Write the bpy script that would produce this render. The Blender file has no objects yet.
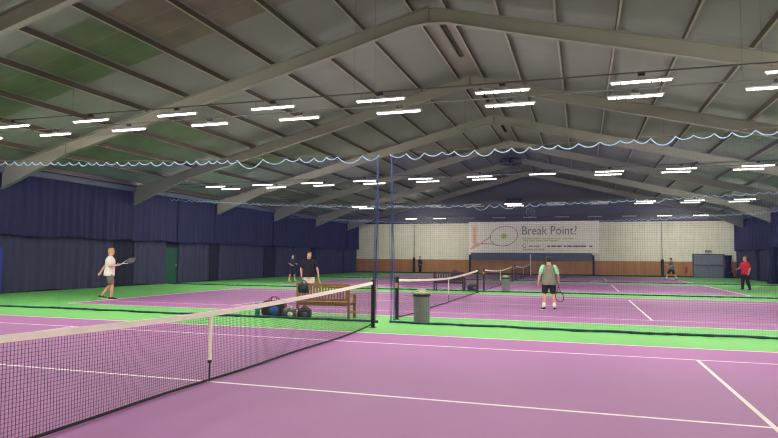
import bpy, bmesh, math, random
from mathutils import Vector as V, Matrix as MX, Quaternion
R = random.Random(7)
SC = bpy.context.scene
COL = SC.collection
PI = math.pi

# ------------------------------------------------------------------ materials
def lin(c):
    return tuple(((x/255)/12.92 if x/255 <= .04045 else ((x/255+.055)/1.055)**2.4) for x in c) + (1,)
def mat(name, rgb, rough=.6, metal=0, var=.10, scale=6, bump=0, coord='Object', spec=.5, stretch=None):
    """plain colour broken up by procedural noise"""
    m = bpy.data.materials.new(name); m.use_nodes = True
    nt = m.node_tree; N = nt.nodes; L = nt.links
    b = N['Principled BSDF']
    b.inputs['Roughness'].default_value = rough
    b.inputs['Metallic'].default_value = metal
    b.inputs['Specular IOR Level'].default_value = spec
    tc = N.new('ShaderNodeTexCoord'); no = N.new('ShaderNodeTexNoise')
    no.inputs['Scale'].default_value = scale; no.inputs['Detail'].default_value = 3
    src = tc.outputs[coord]
    if stretch:
        mp = N.new('ShaderNodeMapping'); mp.inputs['Scale'].default_value = stretch
        L.new(src, mp.inputs[0]); src = mp.outputs[0]
    L.new(src, no.inputs['Vector'])
    rp = N.new('ShaderNodeValToRGB')
    c = lin(rgb)
    rp.color_ramp.elements[0].position = .3; rp.color_ramp.elements[1].position = .7
    rp.color_ramp.elements[0].color = tuple(x*(1-var) for x in c[:3]) + (1,)
    rp.color_ramp.elements[1].color = tuple(min(1, x*(1+var)) for x in c[:3]) + (1,)
    L.new(no.outputs['Fac'], rp.inputs[0]); L.new(rp.outputs[0], b.inputs['Base Color'])
    if bump:
        bp = N.new('ShaderNodeBump'); bp.inputs['Strength'].default_value = bump
        L.new(no.outputs['Fac'], bp.inputs['Height']); L.new(bp.outputs[0], b.inputs['Normal'])
    return m
def seams(m, axis, period, width, dark, offset=0.):
    """multiply the base colour by dark in thin lines repeating along an axis"""
    nt = m.node_tree; N = nt.nodes; L = nt.links; b = N['Principled BSDF']
    src = b.inputs['Base Color'].links[0].from_socket
    tc = N.new('ShaderNodeTexCoord'); sp = N.new('ShaderNodeSeparateXYZ'); L.new(tc.outputs['Object'], sp.inputs[0])
    def mth(op, a, v):
        n = N.new('ShaderNodeMath'); n.operation = op; L.new(a, n.inputs[0]); n.inputs[1].default_value = v; return n.outputs[0]
    x = mth('ADD', sp.outputs[axis], offset + 1000*period)
    x = mth('MODULO', x, period); x = mth('LESS_THAN', x, width)
    mx = N.new('ShaderNodeMix'); mx.data_type = 'RGBA'; mx.blend_type = 'MULTIPLY'
    L.new(x, mx.inputs[0]); L.new(src, mx.inputs[6]); mx.inputs[7].default_value = (dark, dark, dark, 1)
    L.new(mx.outputs[2], b.inputs['Base Color'])
    return m
def emis(name, rgb, strength):
    m = mat(name, rgb, .4, var=.02)
    b = m.node_tree.nodes['Principled BSDF']
    b.inputs['Emission Color'].default_value = lin(rgb); b.inputs['Emission Strength'].default_value = strength
    return m

M = dict(
 purple=mat('court_purple', (158, 97, 156), .60, var=.05, scale=.35, spec=.35),
 green=mat('court_green', (100, 172, 90), .62, var=.05, scale=.4, spec=.35),
 line=mat('line_paint', (250, 242, 242), .6, var=.03, scale=3),
 roof=mat('roof_sheet', (123, 126, 120), .6, var=.07, scale=.5),
 steel=mat('painted_steel', (128, 125, 116), .5, var=.05, scale=1.5),
 purlin=mat('purlin_steel_shaded', (74, 64, 54), .5, var=.08, scale=1.5),
 lip=mat('lip', (160, 92, 84), .5), purlin_lip_lit=mat('purlin_lip_lit', (160, 152, 136), .5),
 rl_pale=mat('rooflight_pale', (112, 122, 104), .4, var=.14, scale=1.1),
 rl_green=mat('rooflight_green', (88, 98, 76), .4, var=.22, scale=1.1),
 rl_brown=mat('rooflight_brown', (104, 94, 80), .4, var=.22, scale=1.1),
 wall_dark=mat('wall_dark', (26, 26, 44), .9),
 wall_gable=mat('gable_cladding', (92, 90, 98), .7, var=.06),
 wall_cream=mat('wall_cream', (228, 223, 206), .7, var=.05, scale=1.2),
 wall_wood=mat('wall_wood', (172, 116, 66), .55, var=.14, scale=2.5, stretch=(1, 1, .15)),
 curt_up=mat('curtain_navy', (30, 31, 68), .9, var=.12, scale=3, stretch=(1, 1, .2)),
 curt_lo=mat('curtain_slate', (50, 49, 76), .9, var=.12, scale=3, stretch=(1, 1, .2)),
 curt_dk=mat('curtain_dark_navy', (15, 16, 38), .9, var=.12, scale=3),
 blue=mat('padding_blue', (22, 40, 140), .7),
 netblue=mat('net_blue', (36, 50, 130), .7, var=.05),
 rope=mat('rope_pale_blue', (168, 200, 236), .6, var=.1, scale=20),
 ropeblue=mat('rope_blue', (44, 60, 120), .6, var=.15, scale=20),
 hem=mat('hem_dark', (22, 62, 78), .8, var=.2, scale=9),
 void=mat('vent_black', (4, 4, 6), .9, spec=.1),
 black=mat('black_paint', (18, 18, 20), .45, var=.1),
 netblack=mat('net_black', (20, 20, 24), .8, var=.1),
 white=mat('white_canvas', (252, 244, 230), .75, var=.04, scale=5),
 yellow=mat('yellow_brass', (206, 168, 70), .4, metal=.3),
 bin=mat('bin_grey', (124, 118, 122), .45, metal=.2, var=.08),
 binlid=mat('bin_lid_steel', (214, 206, 176), .3, metal=.8),
 wood=mat('teak', (164, 113, 62), .55, var=.18, scale=14, stretch=(.3, 1, 1)),
 wood_dk=mat('dark_stained_wood', (70, 38, 42), .55, var=.15, scale=14, stretch=(.3, 1, 1)),
 grey=mat('mid_grey', (120, 122, 126), .5),
 door=mat('door_grey', (112, 116, 132), .5, var=.05),
 door_dk=mat('door_rail_grey', (70, 74, 90), .5),
 dgreen=mat('door_green', (10, 66, 48), .5),
 slate=mat('slate_panel', (88, 94, 112), .6),
 dkpost=mat('post_padding', (36, 36, 48), .7),
 red=mat('red_enamel', (170, 50, 40), .4),
 housing=mat('lamp_housing', (150, 150, 150), .4),
 cable=mat('conduit_grey', (84, 84, 82), .5),
 led=emis('led_lens', (255, 248, 238), 270),
 ledoff=mat('led_lens_off', (190, 190, 186), .3),
 skin=mat('skin', (206, 156, 128), .55, var=.04),
 skin2=mat('skin_tan', (192, 142, 112), .55, var=.04),
 eye=mat('eye_dark', (40, 30, 28), .3),
 h_blond=mat('hair_blond', (186, 142, 82), .7, var=.2, scale=40), h_black=mat('hair_black', (24, 22, 24), .6, var=.2, scale=40),
 h_grey=mat('hair_shaved', (150, 112, 96), .7, var=.1, scale=40),
 c_white=mat('cloth_white', (232, 226, 218), .85), c_khaki=mat('cloth_khaki', (112, 108, 98), .85), c_cream=mat('cloth_cream', (226, 212, 186), .85),
 c_black=mat('cloth_black', (22, 22, 26), .85), c_navy=mat('cloth_navy', (36, 38, 62), .85), c_grey=mat('cloth_grey', (122, 122, 104), .85),
 c_mint=mat('cloth_mint', (146, 222, 178), .85), c_red=mat('cloth_red', (196, 28, 44), .85), c_mid=mat('cloth_mid_grey', (104, 104, 116), .85),
 c_teal=mat('cloth_dark_teal', (24, 40, 48), .85), sock=mat('sock_white', (236, 232, 226), .85), shoe_w=mat('shoe_white', (226, 222, 214), .6),
 shoe_b=mat('shoe_black', (24, 24, 28), .6), c_yel=mat('sock_pale_yellow', (214, 206, 120), .85),
 string=mat('racket_string', (220, 216, 200), .5), grip=mat('racket_grip', (230, 228, 222), .7), r_black=mat('racket_black', (26, 24, 26), .35),
 r_white=mat('racket_white', (228, 226, 222), .35), r_yel=mat('racket_yellow', (224, 196, 70), .35), r_red=mat('racket_red', (176, 40, 48), .35),
 bag_black=mat('bag_black', (26, 26, 32), .7, var=.2), bag_blue=mat('bag_blue', (44, 92, 180), .7), bag_red=mat('bag_red_trim', (130, 40, 44), .7),
 bag_grey=mat('bag_grey', (84, 86, 84), .7, var=.2), bag_white=mat('bag_white_trim', (226, 220, 210), .7), teal=mat('teal_plastic', (20, 138, 126), .4),
 p_sheet=mat('banner_sheet', (254, 248, 242), .6, var=.02), p_grey=mat('print_grey', (122, 117, 116), .6), p_red=mat('print_red', (206, 70, 84), .6),
 p_pink=mat('print_pink', (240, 190, 172), .6), p_orange=mat('print_peach', (248, 226, 204), .6), p_yel=mat('print_lime', (206, 206, 70), .6), p_dark=mat('print_charcoal', (62, 66, 64), .6),
)
seams(M['roof'], 1, 3.8, .03, .72, -3.85)
seams(M['roof'], 1, .95, .012, .88, -.4)
seams(M['wall_cream'], 0, 1.02, .03, .80)
seams(M['wall_wood'], 0, 2.04, .03, .75)
seams(M['wall_gable'], 2, .33, .03, .82)
seams(M['rl_green'], 1, .95, .03, 1.7, -5.65)
seams(M['rl_brown'], 1, .95, .03, 1.5, -5.65)

# ------------------------------------------------------------------ mesh builder
class MB:
    def __init__(s): s.v = []; s.f = []; s.m = []; s.mi = 0
    def quad(s, a, b, c, d):
        n = len(s.v); s.v += [tuple(a), tuple(b), tuple(c), tuple(d)]; s.f.append((n, n+1, n+2, n+3)); s.m.append(s.mi)
    def poly(s, pts):
        n = len(s.v); s.v += [tuple(p) for p in pts]; s.f.append(tuple(range(n, n+len(pts)))); s.m.append(s.mi)
    def box(s, lo, hi):
        x0, y0, z0 = lo; x1, y1, z1 = hi; n = len(s.v)
        s.v += [(x0,y0,z0),(x1,y0,z0),(x1,y1,z0),(x0,y1,z0),(x0,y0,z1),(x1,y0,z1),(x1,y1,z1),(x0,y1,z1)]
        for f in ((0,3,2,1),(4,5,6,7),(0,1,5,4),(1,2,6,5),(2,3,7,6),(3,0,4,7)):
            s.f.append(tuple(n+i for i in f)); s.m.append(s.mi)
    def bar(s, a, b, w, h=None, up=(0,0,1)):
        """a box along a segment a-b, w wide and h high"""
        h = h or w; a = V(a); b = V(b); t = (b-a).normalized(); u = V(up)
        if abs(t.dot(u)) > .98: u = V((0,1,0))
        x = t.cross(u).normalized()*(w/2); y = x.cross(t).normalized()*(h/2); n = len(s.v)
        for p in (a, b): s.v += [tuple(p-x-y), tuple(p+x-y), tuple(p+x+y), tuple(p-x+y)]
        for f in ((0,3,2,1),(4,5,6,7),(0,1,5,4),(1,2,6,5),(2,3,7,6),(3,0,4,7)):
            s.f.append(tuple(n+i for i in f)); s.m.append(s.mi)
    def tube(s, pts, r, k=6, caps=True, closed=False):
        pts = [V(p) for p in pts]; n0 = len(s.v); L = len(pts)
        rr = r if isinstance(r, (list, tuple)) else [r]*L
        u = None
        for i, p in enumerate(pts):
            if closed: t = pts[(i+1) % L]-pts[i-1]
            else: t = pts[min(i+1, L-1)]-pts[max(i-1, 0)]
            t.normalize()
            if u is None:
                u = t.cross(V((0,0,1)) if abs(t.z) < .9 else V((1,0,0))).normalized()
            else:
                u = (u-t*u.dot(t)).normalized()
            w = t.cross(u)
            for j in range(k):
                a = 2*PI*j/k; s.v.append(tuple(p+(u*math.cos(a)+w*math.sin(a))*rr[i]))
        for i in range(L if closed else L-1):
            for j in range(k):
                a = n0+i*k; b = n0+((i+1) % L)*k
                s.f.append((a+j, a+(j+1) % k, b+(j+1) % k, b+j)); s.m.append(s.mi)
        if caps and not closed:
            s.f.append(tuple(n0+j for j in reversed(range(k)))); s.m.append(s.mi)
            s.f.append(tuple(n0+(L-1)*k+j for j in range(k))); s.m.append(s.mi)
    def loft(s, rings, k=14):
        """rings: (centre, x axis vector, y axis vector), closed with caps"""
        n0 = len(s.v)
        for c, x, y in rings:
            for j in range(k):
                a = 2*PI*j/k; s.v.append(tuple(V(c)+V(x)*math.cos(a)+V(y)*math.sin(a)))
        for i in range(len(rings)-1):
            for j in range(k):
                a = n0+i*k; b = a+k
                s.f.append((a+j, a+(j+1) % k, b+(j+1) % k, b+j)); s.m.append(s.mi)
        s.f.append(tuple(n0+j for j in reversed(range(k)))); s.m.append(s.mi)
        s.f.append(tuple(n0+(len(rings)-1)*k+j for j in range(k))); s.m.append(s.mi)
    def lathe(s, prof, c=(0,0,0), k=24):
        c = V(c); s.loft([(c+V((0,0,z)), V((r,0,0)), V((0,r,0))) for r, z in prof], k)
    def ball(s, c, r, k=12, n=8):
        c = V(c); r = V(r) if not isinstance(r, (int, float)) else V((r,r,r))
        s.loft([(c+V((0,0,-math.cos(PI*(i+.15)/(n+.3))*r.z)), V((r.x*math.sin(PI*(i+.15)/(n+.3)),0,0)), V((0,r.y*math.sin(PI*(i+.15)/(n+.3)),0))) for i in range(n+1)], k)
    def build(s, name, mats, parent=None, smooth=False, bevel=0):
        me = bpy.data.meshes.new(name); me.from_pydata(s.v, [], s.f)
        for m in (mats if isinstance(mats, (list, tuple)) else [mats]): me.materials.append(m)
        me.polygons.foreach_set('material_index', s.m)
        if smooth: me.polygons.foreach_set('use_smooth', [True]*len(s.f))
        me.update()
        o = bpy.data.objects.new(name, me); COL.objects.link(o); o.parent = parent
        if bevel:
            b = o.modifiers.new('bevel', 'BEVEL'); b.width = bevel; b.segments = 2; b.limit_method = 'ANGLE'
        return o
def tag(o, label, cat, group=None):
    o['label'] = label; o['category'] = cat
    if group: o['group'] = group
    return o
def thing(name, label, cat, loc=(0,0,0), rz=0, group=None):
    o = bpy.data.objects.new(name, None); COL.objects.link(o); o.empty_display_size = .1
    o.location = loc; o.rotation_euler = (0, 0, rz)
    return tag(o, label, cat, group)
def struct(o): o['kind'] = 'structure'; return o
def dup(root, loc, label, rz=None, group=None):
    r = root.copy(); COL.objects.link(r); r.location = loc; r['label'] = label
    if rz is not None: r.rotation_euler = (0, 0, rz)
    if group: r['group'] = group
    for ch in list(root.children):
        c = ch.copy(); COL.objects.link(c); c.parent = r
        for g in list(ch.children):
            d = g.copy(); COL.objects.link(d); d.parent = c
    return r

# ------------------------------------------------------------------ the hall
XL, XR, YF, YB = -18.3, 17.9, -9.6, 53.2
D = 14.7                       # spacing of the courts
ZR = 9.90; SL = .252           # roof ridge height, slope
def zr(x): return ZR - SL*abs(x)

# floor: one mesh, cut along the court edges and lines, painted purple, green and white
HL, HW, SW, SV, LW = 11.885, 5.485, 4.115, 6.40, .055
xs = {XL, XR}; 
for s in (-1, 1):
    for x in (HL, HL-.10, SV, SV-LW): xs.add(s*x)
xs |= {-.001, .001, -HL+.10+.12, HL-.10-.12}
ys = {YF, YB}
cs = [k*D for k in range(4)]
for c in cs:
    for s in (-1, 1):
        for y in (HW, HW-LW, SW, SW-LW, LW/2): ys.add(c+s*y)
xs = sorted(xs); ys = sorted(ys)
fl = MB()
for i in range(len(xs)-1):
    for j in range(len(ys)-1):
        x = (xs[i]+xs[i+1])/2; y = (ys[j]+ys[j+1])/2
        m = 1
        for c in cs:
            ax, ay = abs(x), abs(y-c)
            if ax < HL and ay < HW:
                m = 0
                if ay > HW-LW or SW-LW < ay < SW or ax > HL-.10: m = 2
                if SV-LW < ax < SV and ay < SW: m = 2
                if ay < LW/2 and (ax < SV or ax > HL-.22): m = 2
        fl.mi = m
        fl.quad((xs[i], ys[j], 0), (xs[i+1], ys[j], 0), (xs[i+1], ys[j+1], 0), (xs[i], ys[j+1], 0))
struct(fl.build('floor', [M['purple'], M['green'], M['line']]))

# roof sheets and rooflights
rf = MB()
for s in (-1, 1):
    rf.quad((0, YF, ZR), (s*18.6, YF, zr(18.6)), (s*18.6, YB, zr(18.6)), (0, YB, ZR))
ceil = struct(rf.build('ceiling', M['roof']))
FY = [3.92+7.6*k for k in range(-1, 7)]
def rooflight(x0, x1, y0, y1, m):
    b = MB(); d = -.015
    b.quad((x0, y0, zr(x0)+d), (x1, y0, zr(x1)+d), (x1, y1, zr(x1)+d), (x0, y1, zr(x0)+d))
    struct(b.build('rooflight_panel', M[m], ceil))
PX = [.55, 2.25, 3.95, 5.65, 7.45, 9.15, 10.85, 12.55, 14.25, 15.95, 17.6]
for y0 in (5.65, 13.25, 20.85):
    for i in range(1, 10):
        a, b = PX[i]+.1, PX[i+1]-.1
        if y0 < 6: 
            rooflight(-b, -a, y0, y0+2.85, 'rl_green' if i > 3 else 'rl_brown'); rooflight(a, b, y0, y0+2.85, 'rl_brown')
        elif i > 5: rooflight(-b, -a, y0, y0+2.85, 'rl_pale')
# purlins: light gauge steel running the length of the hall, each its own member
for s in (-1, 1):
    for x in PX:
        z = zr(x); b = MB()
        b.box((s*x-.012, YF, z-.20), (s*x+.012, YB, z-.02)); b.mi = 1; b.box((s*x-.012, YF, z-.21), (s*x+.05, YB, z-.198))  # shade on the web and light on the lip are put into their colours
        struct(b.build('ceiling_beam', [M['purlin'], M['purlin_lip_lit']]))
# ridge liner strip
b = MB(); b.box((-.5, YF, ZR-.16), (.5, YB, ZR-.13)); struct(b.build('trim_1', M['steel']))
# portal frames: tapered I-section rafters with haunches at the eaves
def portal(y):
    b = MB(); t0 = 9.68
    def top(x): return t0-SL*abs(x)
    for s in (-1, 1):
        e = 17.86 if s < 0 else 17.46
        prof = [(0, 9.12), (.62, 9.08), (3, top(3)-.49), (14.6, top(14.6)-.47), (e, 4.27)]
        for (xa, za), (xb, zb) in zip(prof, prof[1:]):
            for yy in (-.008, .008):
                b.quad((s*xa, y+yy, za), (s*xb, y+yy, zb), (s*xb, y+yy, top(xb)), (s*xa, y+yy, top(xa)))
            # bottom and top flanges
            for (za2, zb2, tk) in ((za, zb, .025), (top(xa)-.025, top(xb)-.025, .025)):
                v = [(s*xa, y-.10, za2), (s*xb, y-.10, zb2), (s*xb, y+.10, zb2), (s*xa, y+.10, za2)]
                w = [(p[0], p[1], p[2]+tk) for p in v]
                b.quad(*v); b.quad(*w); b.quad(v[0], v[1], w[1], w[0]); b.quad(v[3], v[2], w[2], w[3])
        b.box((s*14.6-.01, y-.09, top(14.6)-.47), (s*14.6+.01, y+.09, top(14.6)-.02))
    b.box((-.012, y-.095, 9.12), (.012, y+.095, t0))
    struct(b.build('portal_beam', M['steel']))
for y in FY: portal(y)
# walls
b = MB(); b.box((XL-.2, YF, 0), (XL, YB, 5.4)); struct(b.build('wall_left', M['wall_dark']))
b = MB(); b.box((XR, YF, 0), (XR+.2, YB, 5.5)); struct(b.build('wall_right', M['wall_dark']))
b = MB()
b.quad((XL, YF, 0), (XR, YF, 0), (XR, YF, 1.43), (XL, YF, 1.43)); b.mi = 1
b.quad((XL, YF, 1.43), (XR, YF, 1.43), (XR, YF, 5.2), (XL, YF, 5.2)); b.mi = 2
b.poly([(XL, YF, 5.2), (XR, YF, 5.2), (XR, YF, zr(XR)), (0, YF, ZR), (XL, YF, zr(XL))])
struct(b.build('wall_front', [M['wall_wood'], M['wall_cream'], M['wall_gable']]))
b = MB()
b.quad((XL, YB, 0), (XR, YB, 0), (XR, YB, 1.43), (XL, YB, 1.43)); b.mi = 1
b.quad((XL, YB, 1.43), (XR, YB, 1.43), (XR, YB, 5.12), (XL, YB, 5.12)); b.mi = 2
b.poly([(XL, YB, 5.12), (XR, YB, 5.12), (XR, YB, zr(XR)), (0, YB, ZR), (XL, YB, zr(XL))])
struct(b.build('wall_back', [M['wall_wood'], M['wall_cream'], M['wall_gable']]))
b = MB(); b.box((XL, YB-.05, 0), (XR, YB, .12)); struct(b.build('baseboard_back', M['dkpost']))
b = MB(); b.box((XL, YB-.06, 5.1), (XR, YB, 5.2)); struct(b.build('trim_2', M['dkpost']))
# eave beams
b = MB(); b.box((-18.25, YF, 4.98), (-17.75, YB, 5.22)); struct(b.build('trim_3', M['slate']))
b = MB(); b.box((17.45, YF, 4.98), (17.9, YB, 5.22)); struct(b.build('trim_4', M['slate']))

# ------------------------------------------------------------------ wall curtains, one thing per hung panel
def curtain(side, y0, y1, z0, z1, x, m, label, fold=.05, pitch=.42, name='wall_curtain'):
    b = MB(); n = max(8, int((y1-y0)/.07)); rows = 6; ph = R.random()*6
    fr = [pitch*(1+.35*math.sin(k*2.1+ph)) for k in range(5)]
    def off(y, t):
        a = fold*(math.sin(2*PI*y/pitch+ph)+.7*math.sin(2*PI*y/(pitch*2.3)+ph*2)+.5*math.sin(2*PI*y/(pitch*5.1)+ph))
        return a*(.55+.45*t)
    for i in range(n+1):
        y = y0+(y1-y0)*i/n
        for r in range(rows+1):
            t = 1-r/rows; z = z0+(z1-z0)*r/rows
            if r == 0: z += .03*math.sin(y*1.7+ph)
            b.v.append((x+off(y, t)*(1 if side < 0 else -1), y+.02*math.sin(z*2+y), z))
    k = rows+1
    for i in range(n):
        for r in range(rows):
            b.f.append((i*k+r, (i+1)*k+r, (i+1)*k+r+1, i*k+r+1)); b.m.append(0)
    o = b.build(name, M[m], smooth=True)
    return tag(o, label, 'curtain', 'navy curtains along the %s wall' % ('left' if side < 0 else 'right'))
ORD = ['first', 'second', 'third', 'fourth', 'fifth', 'sixth', 'seventh', 'eighth', 'ninth', 'tenth', 'eleventh', 'twelfth', 'thirteenth', 'fourteenth', 'fifteenth', 'sixteenth']
# left wall: upper tier in panels of half a bay, lower tier with gaps
up = [(-9.5, -3.7), (-3.7, 3.85), (3.85, 11.42), (11.48, 19.02), (19.08, 22.85), (22.9, 26.6), (26.7, 34.2), (34.3, 41.8), (41.9, 49.4), (49.5, 53.0)]
for i, (a, c) in enumerate(up):
    k = i-3
    lab = ('navy upper wall curtain along the left wall beside the camera' if k < 0 else
           'navy pleated upper-tier curtain, left wall, %s panel from near end' % ORD[k])
    curtain(-1, a, c, 2.42, 5.0, -17.93, 'curt_up', lab)
lo = [(-9.5, 3.8), (3.9, 11.3), (11.55, 18.1), (19.6, 22.1), (23.3, 26.4), (27.55, 33.4), (35.1, 41.4), (42.6, 49), (49.3, 53)]
for i, (a, c) in enumerate(lo):
    k = i-2
    lab = ('slate lower wall curtain along the left wall beside the camera' if k < 0 else
           'slate lower-tier curtain reaching the floor, left wall, %s from near end' % ORD[k])
    curtain(-1, a, c, .04, 2.75, -18.16, 'curt_lo', lab, fold=.05)
for i, (a, c) in enumerate([(18.15, 19.55), (26.45, 27.5), (33.45, 35.05), (41.5, 42.5)]):
    curtain(-1, a, c, .04, 2.75, -18.2, 'curt_dk', 'near-black sheet standing for the darkness in the %s gap of left lower tier' % ORD[i], fold=.03, pitch=.2)  # near-black sheets paint the shade inside the gaps of the lower tier
for i, (a, c) in enumerate([(-9.5, 3.8), (3.9, 19.0), (19.1, 26.6), (26.7, 34.2), (34.3, 41.8), (41.9, 47.4), (47.5, 52.9)]):
    curtain(1, a, c, 2.42, 5.0, 17.5, 'curt_up', ('navy upper wall curtain along the right wall outside the view' if i < 5 else
            'navy upper-tier curtain, right wall, %s' % ('nearer panel at the picture edge' if i == 5 else 'far panel next to the cream back wall')))
for i, (a, c) in enumerate([(-9.5, 3.8), (3.9, 19.0), (19.1, 33), (33.2, 39.2), (40.6, 45.6), (46.8, 52.9)]):
    curtain(1, a, c, .04, 2.75, 17.66, 'curt_lo', ('slate lower wall curtain along the right wall outside the view' if i < 4 else
            'slate lower-tier curtain, right wall, %s' % ('nearer panel beside the gathered bundle' if i == 4 else 'far panel behind the player in red')))
curtain(1, 45.7, 46.7, .04, 2.75, 17.74, 'curt_dk', 'near-black sheet standing for the darkness in the gap behind the player in red', fold=.03, pitch=.2)  # shade of this gap is put in as a near-black sheet
def bundle(name, x, y, z1, r, m, label):
    t = thing(name, label, 'curtain', (x, y, 0))
    b = MB(); prof = [(r*1.25, 0), (r*1.1, z1*.15), (r*.8, z1*.4), (r*.62, z1*.55), (r*.85, z1*.8), (r, z1)]
    k = 40; n0 = len(b.v)
    for rr, z in prof:
        for j in range(k):
            a = 2*PI*j/k; q = rr*(1+.16*math.cos(9*a+z)); b.v.append((q*math.cos(a), q*math.sin(a), z+.02))
    for i in range(len(prof)-1):
        for j in range(k): b.f.append((i*k+j, i*k+(j+1) % k, (i+1)*k+(j+1) % k, (i+1)*k+j)); b.m.append(0)
    b.build('drape', M[m], t, smooth=True)
    b = MB(); b.tube([(r*.72*math.cos(a*PI/10), r*.72*math.sin(a*PI/10), z1*.55) for a in range(20)], .03, closed=True)
    b.build('tie_band', M['curt_dk'], t, smooth=True)
bundle('gathered_curtain', 17.0, 40.0, 2.5, .28, 'curt_dk', 'dark navy curtain tied into a bundle at the right wall edge')
bundle('gathered_curtain', 16.95, 52.75, 2.0, .26, 'curt_dk', 'dark navy gathered curtain beside the grey double doors')
b = MB(); b.box((-17.75, 11.0, .02), (-17.5, 11.42, 1.9)); 
tag(b.build('padded_post', M['blue'], bevel=.04), 'bright blue padded upright at the left picture edge by the curtains', 'post')

# doors
b = MB(); b.box((XL+.02, 22.2, 0), (XL+.08, 23.3, 2.05)); d1 = struct(b.build('door_1', M['dgreen']))
b = MB()
for a in (22.12, 23.3): b.box((XL+.0, a, 0), (XL+.1, a+.08, 2.13))
b.box((XL, 22.12, 2.05), (XL+.1, 23.38, 2.13)); struct(b.build('door_frame', M['dkpost'], d1))
b = MB(); b.box((XL+.08, 23.12, 1.0), (XL+.13, 23.2, 1.12)); struct(b.build('door_handle', M['grey'], d1))
b = MB()
dx = 14.15
b.box((dx, YB-.12, 0), (dx+.1, YB, 2.12)); b.box((dx+2.5, YB-.12, 0), (dx+2.6, YB, 2.12)); b.box((dx, YB-.12, 2.02), (dx+2.6, YB, 2.12))
d2 = struct(b.build('door_2', M['door_dk']))
for k in (0, 1):
    b = MB(); b.box((dx+.1+k*1.2, YB-.09, .02), (dx+1.28+k*1.2, YB-.03, 2.0)); lf = struct(b.build('door_leaf', M['door'], d2))
    b = MB(); b.box((dx+.14+k*1.2, YB-.16, 1.08), (dx+1.24+k*1.2, YB-.1, 1.16)); struct(b.build('push_bar', M['door_dk'], lf))
t = thing('wall_lamp', 'small dark emergency light fixed above the grey double doors', 'light', (dx+1.3, YB, 2.35))
b = MB(); b.box((-.25, -.12, -.08), (.25, 0, .1)); b.build('housing', M['dkpost'], t, bevel=.02)
b = MB(); b.box((-.2, -.13, -.05), (.2, -.119, .05)); b.build('lens', M['grey'], t)
# fire extinguisher on the timber panel
t = thing('fire_extinguisher', 'red fire extinguisher on the timber wall panel left of the doors', 'fire extinguisher', (13.6, YB-.13, .38))
b = MB(); b.lathe([(.085, 0), (.09, .03), (.09, .42), (.06, .5), (.03, .53), (.03, .56)]); b.build('cylinder_body', M['red'], t, smooth=True)
b = MB(); b.box((-.02, -.1, .56), (.02, .03, .59)); b.bar((0, -.02, .6), (0, -.13, .66), .025); b.build('valve_handle', M['black'], t)
b = MB(); b.tube([(0, -.02, .57), (.1, -.04, .55), (.13, -.03, .4), (.12, -.02, .12)], .014); b.build('hose', M['black'], t, smooth=True)
b = MB(); b.box((-.08, .1, .3), (.08, .13, .36)); b.build('bracket', M['grey'], t)
# wall protectors on the back wall
def wallpost(x, label):
    t = thing('wall_post', label, 'post', (x, YB-.16, 0))
    b = MB(); b.box((-.12, -.1, 0), (.12, .1, 1.62)); b.build('padding', M['dkpost'], t, bevel=.03)
    b = MB(); b.tube([(0, .05, 1.62), (0, .05, 5.0)], .035); b.build('conduit_pipe', M['grey'], t)
wallpost(-11.85, 'dark padded post with pipe on the back wall, beside the darkly dressed person')
wallpost(11.65, 'dark padded post with pipe on the back wall, beside the player in grey')

# banner
BY = YB-.32
t = thing('banner', 'wide white banner reading Break Point? with a printed red tennis racket on the back wall', 'banner', (0, BY, 2.15))
def bx(u): return -6.12+(u-467.4)*.0950
def bz(v): return (252.6-v)*.0984
b = MB(); b.box((-6.12, 0, 0), (6.25, .05, 3.05)); b.build('banner_sheet', M['p_sheet'], t)
fy = -.006
def flat(name, m, polys, yy=fy):
    b = MB()
    for p in polys: b.poly([(bx(u), yy, bz(v)) for u, v in p])
    return b.build(name, M[m], t)
flat('peach_stripe', 'p_orange', [[(470, 243), (476.5, 243), (476.5, 224), (470, 224)]], -.003)
flat('pink_stripe', 'p_pink', [[(472, 244), (475, 244), (474.6, 227), (472.2, 227)]], -.005)
flat('printed_hand', 'p_pink', [[(468.3, 249.6), (472, 245), (476, 242.6), (480, 243.4), (479, 245.6), (475, 247.6), (471, 249.4)]], -.007)
def ringband(cx, cy, ax, ay, w, a0, a1, rot, n=24):
    P = []
    for i in range(n):
        q = []
        for a, k in ((a0+(a1-a0)*i/n, 1), (a0+(a1-a0)*(i+1)/n, 1), (a0+(a1-a0)*(i+1)/n, 0), (a0+(a1-a0)*i/n, 0)):
            rx = ax-(0 if k else w); ry = ay-(0 if k else w)
            x = rx*math.cos(a); y = ry*math.sin(a)
            q.append((cx+x*math.cos(rot)-y*math.sin(rot), cy+x*math.sin(rot)+y*math.cos(rot)))
        P.append(q)
    return P
flat('printed_racket_hoop', 'p_red', ringband(504, 236, 14.5, 10, .55, -2.2, 1.2, -.18))
flat('printed_racket_hoop', 'p_dark', ringband(504, 236, 14.5, 10, .55, 1.2, 4.09, -.18))
flat('printed_racket_throat', 'p_red', [[(480, 243), (480, 243.8), (494, 244.4), (494, 243.7)], [(480, 243), (480, 243.7), (491, 236.4), (490.4, 236)]], -.008)
flat('printed_ball', 'p_yel', [[(504+2.7*math.cos(a*PI/10), 236+2.7*math.sin(a*PI/10)) for a in range(20)]])
flat('printed_logo_ring', 'p_grey', ringband(525, 245.6, 2.1, 2.1, .55, 0, 5.2, .4))
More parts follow.
